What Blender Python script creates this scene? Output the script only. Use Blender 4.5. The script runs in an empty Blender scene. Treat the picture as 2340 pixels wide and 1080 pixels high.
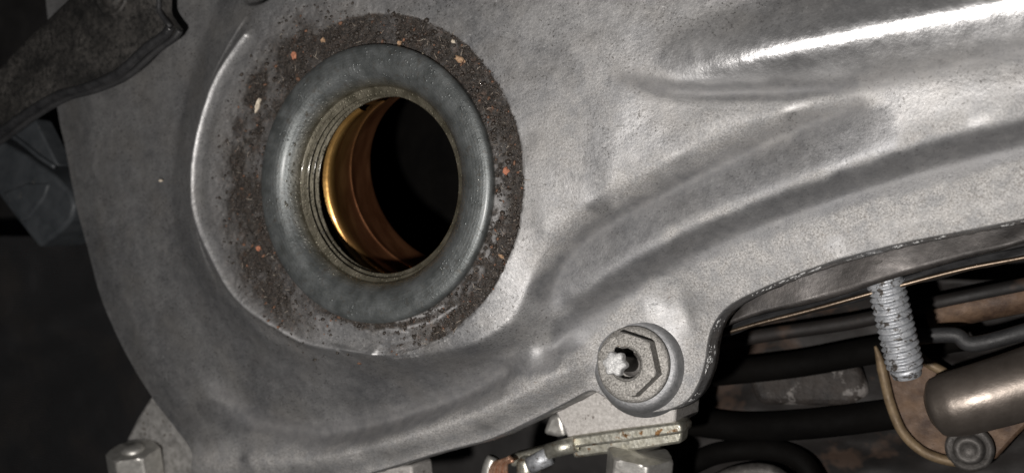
import bpy, bmesh, math, random
import numpy as np
from mathutils import Vector, Matrix

random.seed(7)
RNG = np.random.default_rng(11)
SC = bpy.context.scene
COL = SC.collection
MM = 0.001                       # all lengths below are written in millimetres

# ------------------------------------------------------------------ camera
# world: XY = the seating plane of the oil filler (z = 0), origin = filler axis, Z out of the cover
PW, PH, FPX = 2340.0, 1080.0, 2400.0
_n = np.array([-0.46, -0.02, 0.0]); _n[2] = math.sqrt(1 - _n[0]**2 - _n[1]**2)
_x = np.array([1.0, 0, 0]) - _n[0]*_n; _x /= np.linalg.norm(_x)
_y = np.cross(_n, _x)
ROT = np.stack([_x, _y, _n])                       # camera axes -> world axes
_dist = 189.0
_p0 = np.array([(850-PW/2)/FPX, -(421-PH/2)/FPX, -1.0])*_dist
CAM = -(ROT @ _p0)                                 # camera position, mm
cd = bpy.data.cameras.new('camera')
cam = bpy.data.objects.new('camera', cd); COL.objects.link(cam)
cd.sensor_width = 36.0; cd.lens = 36.0*FPX/PW
cd.clip_start = 0.005; cd.clip_end = 20
m3 = Matrix([list(r) for r in ROT])
cam.matrix_world = Matrix.Translation(Vector(CAM*MM)) @ m3.to_4x4()
cd.dof.use_dof = True; cd.dof.focus_distance = 0.170; cd.dof.aperture_fstop = 23
SC.camera = cam

# ------------------------------------------------------------------ world and light
w = bpy.data.worlds.new('World'); SC.world = w; w.use_nodes = True
w.node_tree.nodes['Background'].inputs[0].default_value = (0.75, 0.85, 1.0, 1)
w.node_tree.nodes['Background'].inputs[1].default_value = 0.01
ld = bpy.data.lights.new('flash_lamp', 'POINT'); ld.energy = 1.8; ld.color = (1.0, 0.957, 0.92)
ld.shadow_soft_size = 0.0035
lo = bpy.data.objects.new('flash_lamp', ld); COL.objects.link(lo)
lo.location = Vector((CAM + ROT @ np.array([-36.0, -26.0, 0.0]))*MM)
vs = SC.view_settings
vs.view_transform = 'Standard'; vs.look = 'None'; vs.exposure = 0.0; vs.gamma = 1.0; vs.use_curve_mapping = False

# ------------------------------------------------------------------ helpers
def px(u, v, h):
    """the point of the plane z = h (mm) that the photograph shows at pixel u, v"""
    d = ROT @ np.array([(u-PW/2)/FPX, -(v-PH/2)/FPX, -1.0])
    return CAM + d*((h-CAM[2])/d[2])
def pxs(pts): return np.array([px(*p) for p in pts])

_TAB = {}
def vnoise(x, y, seed=0):
    T = _TAB.setdefault(seed, None)
    if T is None: T = _TAB[seed] = np.random.default_rng(seed).random((256, 256))
    xi = np.floor(x).astype(int); yi = np.floor(y).astype(int)
    fx = x-xi; fy = y-yi; fx = fx*fx*(3-2*fx); fy = fy*fy*(3-2*fy)
    a = T[xi % 256, yi % 256]; b = T[(xi+1) % 256, yi % 256]; c = T[xi % 256, (yi+1) % 256]; d = T[(xi+1) % 256, (yi+1) % 256]
    return (a*(1-fx)+b*fx)*(1-fy)+(c*(1-fx)+d*fx)*fy
def fbm(x, y, s, oct=4, seed=0):
    v = 0; a = 0.5; t = 0
    for k in range(oct):
        v = v+a*vnoise(x*s+k*17.3, y*s-k*9.1, seed+k); t += a; a *= 0.5; s *= 2.0
    return v/t
def sstep(a, b, x):
    t = np.clip((x-a)/(b-a), 0, 1); return t*t*(3-2*t)

def link(name, me, mats, parent=None, smooth=True, angle=None, **props):
    o = bpy.data.objects.new(name, me); COL.objects.link(o)
    for m in (mats if isinstance(mats, (list, tuple)) else [mats]): me.materials.append(m)
    if smooth:
        me.polygons.foreach_set('use_smooth', [True]*len(me.polygons))
        if angle: me.set_sharp_from_angle(angle=math.radians(angle))
    if parent is not None: o.parent = parent
    for k, v in props.items(): o[k] = v
    return o
def mesh(name, v, f, mats, parent=None, smooth=True, angle=None, **props):
    me = bpy.data.meshes.new(name)
    me.from_pydata([tuple(float(c)*MM for c in p) for p in v], [], [tuple(int(i) for i in q) for q in f]); me.update()
    return link(name, me, mats, parent, smooth, angle, **props)
def empty(name, loc, **props):
    o = bpy.data.objects.new(name, None); COL.objects.link(o); o.empty_display_size = 0.005
    o.location = Vector(np.array(loc)*MM)
    for k, v in props.items(): o[k] = v
    bpy.context.view_layer.update()
    return o
def adopt(o, parent):
    """parent without moving"""
    o.parent = parent; o.matrix_parent_inverse = Matrix.Translation(-parent.location)
def bevel(o, w, seg=2, ang=35):
    b = o.modifiers.new('bevel', 'BEVEL'); b.width = w*MM; b.segments = seg; b.limit_method = 'ANGLE'; b.angle_limit = math.radians(ang)
    return o
def frame(axis, hint=(0, 0, 1)):
    a = np.array(axis, float); a /= np.linalg.norm(a)
    h = np.array(hint, float)
    if abs(a @ h)/np.linalg.norm(h) > 0.95: h = np.array([1.0, 0.2, 0])
    e1 = np.cross(h, a); e1 /= np.linalg.norm(e1); e2 = np.cross(a, e1)
    return e1, e2, a
def lathe(prof, c=(0, 0, 0), axis=(0, 0, 1), seg=64, rfun=None, a0=0.0, a1=2*math.pi, hint=(0, 0, 1), cap=False):
    """surface of revolution; prof = [(r, z)]; rfun(r, z, angle) may change the radius"""
    e1, e2, e3 = frame(axis, hint) if tuple(axis) != (0, 0, 1) else (np.array([1., 0, 0]), np.array([0, 1., 0]), np.array([0, 0, 1.]))
    full = abs(a1-a0-2*math.pi) < 1e-6
    n = seg if full else seg+1
    V = []; Fc = []
    for (r, z) in prof:
        for k in range(n):
            t = a0+(a1-a0)*k/seg
            rr = rfun(r, z, t) if rfun else r
            V.append(np.array(c)+e1*rr*math.cos(t)+e2*rr*math.sin(t)+e3*z)
    for i in range(len(prof)-1):
        for k in range(seg):
            a = i*n+k; b = i*n+(k+1) % n
            Fc.append((a, b, b+n, a+n))
    if cap and full:
        Fc.append(tuple(range(n-1, -1, -1))); Fc.append(tuple(range((len(prof)-1)*n, len(prof)*n)))
    return V, Fc
def prism(poly, depth, axis=None):
    """closed slab under a top outline (3-D points, counter-clockwise seen from the top), depth mm along -axis"""
    P = np.array(poly, float); n = len(P)
    ax = np.array([0, 0, 1.0]) if axis is None else np.array(axis, float)/np.linalg.norm(axis)
    V = list(P)+list(P-ax*depth)
    Fc = [tuple(range(n)), tuple(range(2*n-1, n-1, -1))]
    for i in range(n):
        j = (i+1) % n; Fc.append((i, i+n, j+n, j))
    return V, Fc
def tube(path, rad, seg=12, cap=True):
    P = np.array(path, float); n = len(P); V = []; Fc = []
    rad = np.full(n, rad) if np.isscalar(rad) else np.array(rad)
    T = np.gradient(P, axis=0); T /= np.linalg.norm(T, axis=1)[:, None]
    e1, e2, _ = frame(T[0])
    for i in range(n):
        e1 = e1-(e1 @ T[i])*T[i]; e1 /= np.linalg.norm(e1); e2 = np.cross(T[i], e1)
        for k in range(seg):
            t = 2*math.pi*k/seg; V.append(P[i]+rad[i]*(e1*math.cos(t)+e2*math.sin(t)))
    for i in range(n-1):
        for k in range(seg):
            a = i*seg+k; b = i*seg+(k+1) % seg; Fc.append((a, b, b+seg, a+seg))
    if cap: Fc.append(tuple(range(seg-1, -1, -1))); Fc.append(tuple(range((n-1)*seg, n*seg)))
    return V, Fc
def smooth_path(pts, n=40):
    P = np.array(pts, float)
    Q = np.vstack([2*P[0]-P[1], P, 2*P[-1]-P[-2]]); out = []
    m = len(P)-1
    for s in np.linspace(0, m-1e-6, n):
        i = int(s); t = s-i; p0, p1, p2, p3 = Q[i:i+4]
        out.append(0.5*((2*p1)+(-p0+p2)*t+(2*p0-5*p1+4*p2-p3)*t*t+(-p0+3*p1-3*p2+p3)*t**3))
    return np.array(out)
def hexprism(R, z0, z1, c, axis=(0, 0, 1), rot=0.0, cham=0.6, hole=0.0, hint=(0, 0, 1), segs=48):
    """hexagon head as a lathe whose radius follows the hexagon, chamfered at the top"""
    def rf(r, z, t):
        a = (t-rot) % (math.pi/3)-math.pi/6
        hx = R*math.cos(math.pi/6)/math.cos(a)
        return min(r, hx)
    prof = [(R*1.01, z0), (R*1.01, z1-cham*0.5), (R*0.965, z1-cham*0.22), (R*0.90, z1), (max(hole, 0.01), z1)]
    return lathe(prof, c, axis, segs, rf, hint=hint)

# ------------------------------------------------------------------ materials
class NT:
    def __init__(s, name):
        s.m = bpy.data.materials.new(name); s.m.use_nodes = True; s.t = s.m.node_tree; s.t.nodes.clear()
        s.out = s.t.nodes.new('ShaderNodeOutputMaterial'); s.b = s.t.nodes.new('ShaderNodeBsdfPrincipled')
        s.t.links.new(s.b.outputs[0], s.out.inputs[0])
        tc = s.t.nodes.new('ShaderNodeTexCoord'); mp = s.t.nodes.new('ShaderNodeVectorMath'); mp.operation = 'SCALE'
        mp.inputs['Scale'].default_value = 1000.0; s.t.links.new(tc.outputs['Object'], mp.inputs[0]); s.co = mp.outputs[0]
    def lk(s, a, b): s.t.links.new(a, b)
    def put(s, sock, v):
        if hasattr(v, 'is_output'): s.lk(v, sock)
        else: sock.default_value = (*v, 1) if isinstance(v, tuple) and len(v) == 3 and sock.type == 'RGBA' else v
    def noise(s, scale, detail=4, rough=0.55, dist=0.0, stretch=None, seed=0.0):
        n = s.t.nodes.new('ShaderNodeTexNoise'); co = s.co
        if stretch or seed:
            mp = s.t.nodes.new('ShaderNodeMapping'); s.lk(co, mp.inputs[0])
            if stretch: mp.inputs['Rotation'].default_value = (0, 0, stretch[0]); mp.inputs['Scale'].default_value = stretch[1]
            mp.inputs['Location'].default_value = (seed, seed*1.7, 0); co = mp.outputs[0]
        s.lk(co, n.inputs['Vector']); n.inputs['Scale'].default_value = scale; n.inputs['Detail'].default_value = detail
        n.inputs['Roughness'].default_value = rough; n.inputs['Distortion'].default_value = dist
        return n.outputs[0]
    def streak(s, ang, length, width, seed=0.0, detail=4):
        n = s.t.nodes.new('ShaderNodeTexNoise'); mp = s.t.nodes.new('ShaderNodeMapping'); mp.vector_type = 'TEXTURE'; s.lk(s.co, mp.inputs[0])
        mp.inputs['Rotation'].default_value = (0, 0, ang); mp.inputs['Scale'].default_value = (length, width, width); mp.inputs['Location'].default_value = (seed, seed, 0)
        s.lk(mp.outputs[0], n.inputs['Vector']); n.inputs['Scale'].default_value = 1.0; n.inputs['Detail'].default_value = detail; n.inputs['Roughness'].default_value = 0.7
        return n.outputs[0]
    def vor(s, scale, rnd=1.0):
        n = s.t.nodes.new('ShaderNodeTexVoronoi'); s.lk(s.co, n.inputs['Vector']); n.inputs['Scale'].default_value = scale
        n.inputs['Randomness'].default_value = rnd
        return n.outputs['Distance']
    def ramp(s, x, a, b, lo=0.0, hi=1.0):
        n = s.t.nodes.new('ShaderNodeMapRange'); s.put(n.inputs[0], x)
        n.inputs[1].default_value = a; n.inputs[2].default_value = b; n.inputs[3].default_value = lo; n.inputs[4].default_value = hi
        return n.outputs[0]
    def math(s, op, a, b=0.0):
        n = s.t.nodes.new('ShaderNodeMath'); n.operation = op; s.put(n.inputs[0], a); s.put(n.inputs[1], b); return n.outputs[0]
    def mix(s, f, a, b):
        n = s.t.nodes.new('ShaderNodeMix'); n.data_type = 'RGBA'; s.put(n.inputs[0], f); s.put(n.inputs[6], a); s.put(n.inputs[7], b); return n.outputs[2]
    def attr(s, name):
        n = s.t.nodes.new('ShaderNodeAttribute'); n.attribute_name = name; return n.outputs['Fac']
    def bump(s, h, dist, strength=1.0):
        n = s.t.nodes.new('ShaderNodeBump'); n.inputs['Distance'].default_value = dist*MM; n.inputs['Strength'].default_value = strength
        s.lk(h, n.inputs['Height']); s.lk(n.outputs[0], s.b.inputs['Normal'])
    def set(s, **k):
        for a, v in k.items(): s.put(s.b.inputs[{'base': 'Base Color', 'metal': 'Metallic', 'rough': 'Roughness', 'coat': 'Coat Weight', 'coatr': 'Coat Roughness', 'spec': 'Specular IOR Level'}[a]], v)
        return s

def mat_cast(name, dirt=True, light=(0.46, 0.455, 0.45), dark=(0.165, 0.168, 0.175)):
    s = NT(name)
    big = s.ramp(s.noise(0.055, 5, 0.6, 0.6), 0.36, 0.64)
    mid = s.ramp(s.noise(0.5, 5, 0.65), 0.35, 0.68)
    fine = s.noise(3.2, 3, 0.7)
    fs = s.ramp(s.noise(2.6, 4, 0.8, seed=2.0), 0.32, 0.70)
    stk = s.ramp(s.streak(math.radians(24), 9.0, 0.55, 3.0), 0.3, 0.7)
    f = s.math('ADD', s.math('MULTIPLY', big, 0.30), s.math('ADD', s.math('MULTIPLY', mid, 0.14), s.math('ADD', s.math('MULTIPLY', stk, 0.16), s.math('MULTIPLY', fs, 0.34))))
    c = s.mix(s.ramp(f, 0.12, 0.86), dark, light)
    warm = s.ramp(s.noise(0.11, 3, 0.5, seed=31.0), 0.45, 0.7, 0.0, 0.45)
    c = s.mix(warm, c, s.mix(fine, (0.24, 0.225, 0.205), (0.44, 0.42, 0.395)))
    spk = s.math('MULTIPLY', s.ramp(s.noise(2.3, 2, 0.6, seed=5.0), 0.61, 0.66), s.ramp(s.noise(0.16, 3, 0.6, seed=9.0), 0.36, 0.55))
    c = s.mix(s.math('MULTIPLY', spk, 0.75), c, (0.06, 0.055, 0.05))
    pit = s.math('MULTIPLY', s.ramp(s.noise(1.1, 4, 0.75, seed=61.0), 0.60, 0.66), 0.45); c = s.mix(pit, c, (0.10, 0.095, 0.09))
    chip = s.math('MULTIPLY', s.ramp(s.noise(1.7, 3, 0.7, seed=67.0), 0.66, 0.70), 0.6); c = s.mix(chip, c, (0.66, 0.66, 0.65))
    rough = s.ramp(mid, 0, 1, 0.46, 0.54)
    metal = 0.72
    if dirt:
        ch = s.attr('chalk'); gr = s.ramp(s.noise(3.4, 4, 0.85, seed=3.0), 0.36, 0.64)
        chc = s.mix(gr, (0.13, 0.12, 0.11), (0.60, 0.59, 0.575))
        chc = s.mix(s.ramp(s.noise(0.35, 5, 0.7, seed=23.0), 0.42, 0.62, 0.0, 0.75), chc, s.mix(gr, (0.15, 0.15, 0.155), (0.33, 0.335, 0.34)))
        chc = s.mix(s.ramp(s.noise(1.3, 3, 0.7, seed=27.0), 0.64, 0.72, 0.0, 0.6), chc, (0.16, 0.11, 0.075))
        c = s.mix(s.math('MULTIPLY', ch, 0.85), c, chc)
        d = s.attr('dirt'); g2 = s.noise(2.6, 4, 0.75, seed=7.0)
        dc = s.mix(s.ramp(g2, 0.42, 0.72), (0.0085, 0.007, 0.0058), (0.072, 0.056, 0.044))
        dc = s.mix(s.ramp(s.noise(0.5, 4, 0.7, seed=13.0), 0.58, 0.76), dc, (0.085, 0.048, 0.031))
        gl = s.ramp(s.noise(5.5, 1, 0.5, seed=17.0), 0.71, 0.735)  # glints of the grains, painted as pale specks
        dc = s.mix(s.math('MULTIPLY', gl, 0.7), dc, (0.45, 0.43, 0.41))
        c = s.mix(d, c, dc)
        po = s.attr('polish'); c = s.mix(s.math('MULTIPLY', po, 0.8), c, (0.72, 0.72, 0.725))
        rough = s.math('SUBTRACT', s.math('ADD', s.math('MULTIPLY', s.math('MAXIMUM', d, ch), 0.22), rough), s.math('MULTIPLY', po, 0.2))
        metal = s.math('MULTIPLY', s.math('SUBTRACT', 1.0, s.math('MAXIMUM', d, s.math('MULTIPLY', ch, 0.6))), s.math('ADD', s.math('MULTIPLY', po, 0.25), 0.72))
        fi = s.attr('film_shade'); c = s.mix(s.math('MULTIPLY', fi, 0.85), c, s.mix(mid, (0.105, 0.108, 0.115), (0.17, 0.172, 0.178))); ma = s.attr('matte_shade'); rough = s.math('ADD', rough, s.math('MULTIPLY', ma, 0.2)); metal = s.math('MULTIPLY', metal, s.math('SUBTRACT', 1.0, s.math('MULTIPLY', ma, 0.75)))
        c = s.mix(s.math('MULTIPLY', ma, 0.7), c, s.mix(mid, (0.08, 0.08, 0.083), (0.135, 0.13, 0.127)))  # valley bottoms darkened: shade put into the colour along with grime
        bh = s.math('ADD', s.math('MULTIPLY', s.noise(2.2, 5, 0.7), s.math('ADD', s.math('MULTIPLY', s.math('MAXIMUM', d, s.math('MULTIPLY', ch, 0.45)), 0.55), 0.13)), s.math('MULTIPLY', s.noise(0.45, 3, 0.5), 0.25))
    else:
        bh = s.math('ADD', s.math('MULTIPLY', s.noise(2.2, 5, 0.7), 0.35), s.math('MULTIPLY', s.noise(0.45, 3, 0.5), 0.25))
    s.set(base=c, rough=rough, metal=metal); s.bump(bh, 0.32, 1.0)
    return s.m

def mat_simple(name, a, b, scale=0.5, rough=(0.4, 0.6), metal=0.0, bump=0.1, bscale=2.0, spots=None, coat=0.0, stretch=None):
    s = NT(name)
    n = s.ramp(s.noise(scale, 5, 0.65, stretch=stretch), 0.33, 0.67)
    c = s.mix(n, a, b)
    if spots:
        c = s.mix(s.ramp(s.noise(spots[1], 4, 0.7, seed=21.0), spots[2], spots[2]+0.06), c, spots[0])
    s.set(base=c, rough=s.ramp(s.noise(scale*1.7, 4, 0.6, seed=4.0), 0.3, 0.7, *rough), metal=metal, coat=coat)
    s.bump(s.noise(bscale, 4, 0.65, stretch=stretch), bump)
    return s.m

M = {}
M['cast'] = mat_cast('cast_aluminium')
M['cast_plain'] = mat_cast('cast_aluminium_lug', dirt=False)
M['block'] = mat_simple('chalky_aluminium', (0.36, 0.34, 0.32), (0.56, 0.54, 0.515), 1.6, (0.5, 0.75), 0.35, 0.12, 2.5, ((0.12, 0.10, 0.085), 0.9, 0.62))
M['lug'] = mat_simple('dirty_cast_lug', (0.20, 0.195, 0.185), (0.42, 0.41, 0.395), 0.5, (0.5, 0.65), 0.4, 0.12, 2.5, ((0.10, 0.085, 0.07), 0.7, 0.60))
M['nut'] = mat_simple('dull_steel', (0.10, 0.095, 0.086), (0.41, 0.395, 0.37), 3.2, (0.48, 0.62), 0.5, 0.10, 4.0, ((0.11, 0.085, 0.06), 1.1, 0.64))
M['boss'] = mat_simple('smooth_boss_aluminium', (0.18, 0.185, 0.19), (0.28, 0.28, 0.285), 1.2, (0.48, 0.6), 0.6, 0.08, 2.5, ((0.6, 0.6, 0.6), 2.4, 0.70))
M['stud'] = mat_simple('bright_zinc', (0.34, 0.34, 0.34), (0.66, 0.66, 0.65), 2.5, (0.42, 0.6), 0.5, 0.15, 4.0)
M['zinc'] = mat_simple('zinc_thread', (0.30, 0.315, 0.335), (0.58, 0.595, 0.62), 0.9, (0.4, 0.55), 0.5, 0.08, 3.0, ((0.10, 0.09, 0.08), 0.7, 0.54))
M['steel_yellow'] = mat_simple('yellow_passivated_steel', (0.36, 0.345, 0.28), (0.60, 0.59, 0.52), 0.8, (0.3, 0.5), 0.8, 0.06, 2.0, ((0.22, 0.12, 0.05), 0.45, 0.60))
M['bolt'] = mat_simple('grey_bolt_steel', (0.36, 0.35, 0.325), (0.54, 0.53, 0.50), 0.7, (0.35, 0.5), 0.7, 0.05, 2.0)
M['dull'] = mat_simple('dull_dark_steel', (0.05, 0.046, 0.043), (0.12, 0.112, 0.105), 0.6, (0.5, 0.65), 0.5, 0.1, 1.5)
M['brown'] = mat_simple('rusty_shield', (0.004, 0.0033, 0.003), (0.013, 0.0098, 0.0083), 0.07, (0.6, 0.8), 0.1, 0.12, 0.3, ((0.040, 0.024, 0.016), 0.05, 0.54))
M['plate_dark'] = mat_simple('gasket_steel', (0.018, 0.016, 0.015), (0.07, 0.063, 0.059), 0.12, (0.4, 0.6), 0.5, 0.10, 0.5)
M['bronze'] = mat_simple('bronze_edge', (0.05, 0.037, 0.026), (0.17, 0.13, 0.095), 0.08, (0.3, 0.45), 0.8, 0.05, 1.0)
M['rust'] = mat_simple('rust_brown', (0.05, 0.028, 0.018), (0.14, 0.085, 0.05), 0.3, (0.55, 0.75), 0.2, 0.15, 1.2)
M['tan'] = mat_simple('tan_edge', (0.11, 0.075, 0.042), (0.23, 0.165, 0.095), 0.4, (0.5, 0.7), 0.2, 0.08, 1.2)
M['pipe'] = mat_simple('bronzed_pipe', (0.12, 0.102, 0.087), (0.20, 0.172, 0.15), 0.15, (0.34, 0.46), 0.7, 0.05, 0.8)
M['black'] = mat_simple('dark_engine', (0.010, 0.009, 0.009), (0.028, 0.026, 0.025), 0.08, (0.6, 0.85), 0.0, 0.2, 0.3)
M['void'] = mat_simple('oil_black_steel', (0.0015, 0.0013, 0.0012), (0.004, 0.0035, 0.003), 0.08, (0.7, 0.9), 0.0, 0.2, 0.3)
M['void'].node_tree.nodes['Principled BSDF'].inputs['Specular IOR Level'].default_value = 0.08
M['lip'] = mat_simple('glossy_black_lip', (0.014, 0.014, 0.015), (0.035, 0.035, 0.036), 0.5, (0.22, 0.4), 0.0, 0.10, 1.2)
M['rubber'] = mat_simple('black_rubber', (0.012, 0.012, 0.013), (0.03, 0.03, 0.031), 0.3, (0.5, 0.7), 0.0, 0.08, 1.5)
M['copper'] = mat_simple('copper_strand', (0.45, 0.24, 0.15), (0.66, 0.42, 0.30), 1.0, (0.35, 0.5), 0.7, 0.03, 2.0)
M['conn'] = mat_simple('blue_grey_plastic', (0.028, 0.032, 0.036), (0.05, 0.055, 0.06), 0.25, (0.45, 0.6), 0.0, 0.06, 2.0, ((0.20, 0.175, 0.15), 0.22, 0.66))
M['rust_flake'] = mat_simple('orange_flake', (0.26, 0.09, 0.05), (0.50, 0.22, 0.13), 2.0, (0.7, 0.9), 0.0, 0.1, 3.0)
M['tan_flake'] = mat_simple('tan_flake_mat', (0.22, 0.13, 0.07), (0.48, 0.32, 0.20), 2.0, (0.7, 0.9), 0.0, 0.1, 3.0)
M['pale_flake'] = mat_simple('pale_flake_mat', (0.45, 0.38, 0.30), (0.70, 0.62, 0.50), 2.0, (0.6, 0.8), 0.0, 0.1, 3.0)
M['fibre'] = mat_simple('pale_fibre', (0.30, 0.25, 0.20), (0.60, 0.52, 0.43), 1.0, (0.5, 0.7), 0.0, 0.02, 2.0)
M['crumb'] = mat_simple('dirt_crumb', (0.006, 0.005, 0.0042), (0.052, 0.040, 0.031), 1.3, (0.35, 0.7), 0.0, 0.05, 4.0, ((0.13, 0.055, 0.03), 0.8, 0.66))

def mat_dusty():
    s = NT('dusty_black_plastic')
    d = s.math('MULTIPLY', s.ramp(s.noise(0.9, 6, 0.75), 0.36, 0.72), s.ramp(s.noise(0.09, 4, 0.6, 0.5), 0.32, 0.66))
    c = s.mix(d, (0.010, 0.0097, 0.0093), (0.10, 0.092, 0.083))
    s.set(base=c, rough=s.ramp(d, 0, 1, 0.42, 0.8)); s.bump(s.noise(1.5, 5, 0.7), 0.22); return s.m
M['dusty'] = mat_dusty()
def mat_neck():
    s = NT('oily_zinc_neck')
    n = s.ramp(s.noise(0.35, 5, 0.6), 0.35, 0.68)
    c = s.mix(n, (0.095, 0.103, 0.102), (0.16, 0.17, 0.17))
    # oil film, brownish, lies on the bore below the lip
    sp = s.t.nodes.new('ShaderNodeSeparateXYZ'); s.lk(s.co, sp.inputs[0])
    oil = s.ramp(sp.outputs[2], -1.6, 0.3, 0.9, 0.0)
    c = s.mix(oil, c, s.mix(n, (0.075, 0.066, 0.042), (0.17, 0.152, 0.11)))
    st = s.ramp(s.noise(0.8, 5, 0.7, 0.8, seed=41.0), 0.56, 0.70, 0.0, 0.6)
    c = s.mix(st, c, (0.075, 0.06, 0.045))
    s.set(base=c, rough=s.ramp(n, 0, 1, 0.42, 0.54), metal=0.6, coat=0.2, coatr=0.25)
    v = s.vor(1.5); dr = s.ramp(v, 0.0, 0.34, 1.0, 0.0)
    sel = s.math('MAXIMUM', s.ramp(s.noise(0.28, 3, 0.6, seed=15.0), 0.55, 0.64), s.ramp(sp.outputs[2], -0.6, 0.5, 0.8, 0.0))
    wet = s.math('ADD', s.math('MULTIPLY', s.math('MULTIPLY', dr, sel), 0.7), s.math('MULTIPLY', s.noise(1.8, 5, 0.7), 0.35))
    rg = s.t.nodes.new('ShaderNodeTexWave'); rg.wave_type = 'RINGS'; rg.rings_direction = 'Z'; s.lk(s.co, rg.inputs[0]); rg.inputs['Scale'].default_value = 0.55; rg.inputs['Distortion'].default_value = 1.5; rg.inputs['Detail'].default_value = 3
    wet = s.math('ADD', wet, s.math('MULTIPLY', rg.outputs['Fac'], 0.045))
    s.bump(wet, 0.22); return s.m
M['neck'] = mat_neck()
M['thread'] = M['neck'].copy(); M['thread'].name = 'wet_thread'
_b = M['thread'].node_tree.nodes['Principled BSDF']; _b.inputs['Coat Weight'].default_value = 0.8; _b.inputs['Coat Roughness'].default_value = 0.12
def mat_brass():
    s = NT('oily_brass_sleeve')
    n = s.ramp(s.noise(0.12, 4, 0.55, stretch=(0, (1, 1, 3))), 0.3, 0.7)
    sp = s.t.nodes.new('ShaderNodeSeparateXYZ'); s.lk(s.co, sp.inputs[0])
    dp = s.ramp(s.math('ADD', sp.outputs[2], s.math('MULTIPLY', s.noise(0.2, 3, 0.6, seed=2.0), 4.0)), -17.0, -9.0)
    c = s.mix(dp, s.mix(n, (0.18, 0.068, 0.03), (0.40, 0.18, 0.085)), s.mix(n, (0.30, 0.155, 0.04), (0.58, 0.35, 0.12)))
    s.set(base=c, rough=0.38, metal=0.85, coat=0.3, coatr=0.1); s.bump(s.noise(0.7, 3, 0.6), 0.06); return s.m
M['brass'] = mat_brass()
def mat_weave():
    s = NT('woven_black_cloth')
    wv = s.t.nodes.new('ShaderNodeTexWave'); s.lk(s.co, wv.inputs[0]); wv.inputs['Scale'].default_value = 0.42; wv.inputs['Distortion'].default_value = 0.6
    w2 = s.t.nodes.new('ShaderNodeTexWave'); s.lk(s.co, w2.inputs[0]); w2.inputs['Scale'].default_value = 0.42; w2.bands_direction = 'Y'; w2.inputs['Distortion'].default_value = 0.6
    h = s.math('MULTIPLY', wv.outputs['Fac'], w2.outputs['Fac'])
    d = s.ramp(s.noise(0.05, 4, 0.6), 0.5, 0.75)
    c = s.mix(h, (0.004, 0.004, 0.0045), s.mix(d, (0.022, 0.022, 0.025), (0.075, 0.06, 0.05)))
    s.set(base=c, rough=0.8); s.bump(h, 0.35); return s.m
M['weave'] = mat_weave()

# ------------------------------------------------------------------ engine setting far below
def block_slab():
    a = [px(-900, 1900, -95), px(3200, 1900, -95), px(3200, -900, -95), px(-900, -900, -95)]
    V, Fc = prism(a, 6); mesh('engine_bay_floor', V, Fc, M['black'], smooth=False, kind='structure')
block_slab()

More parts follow.
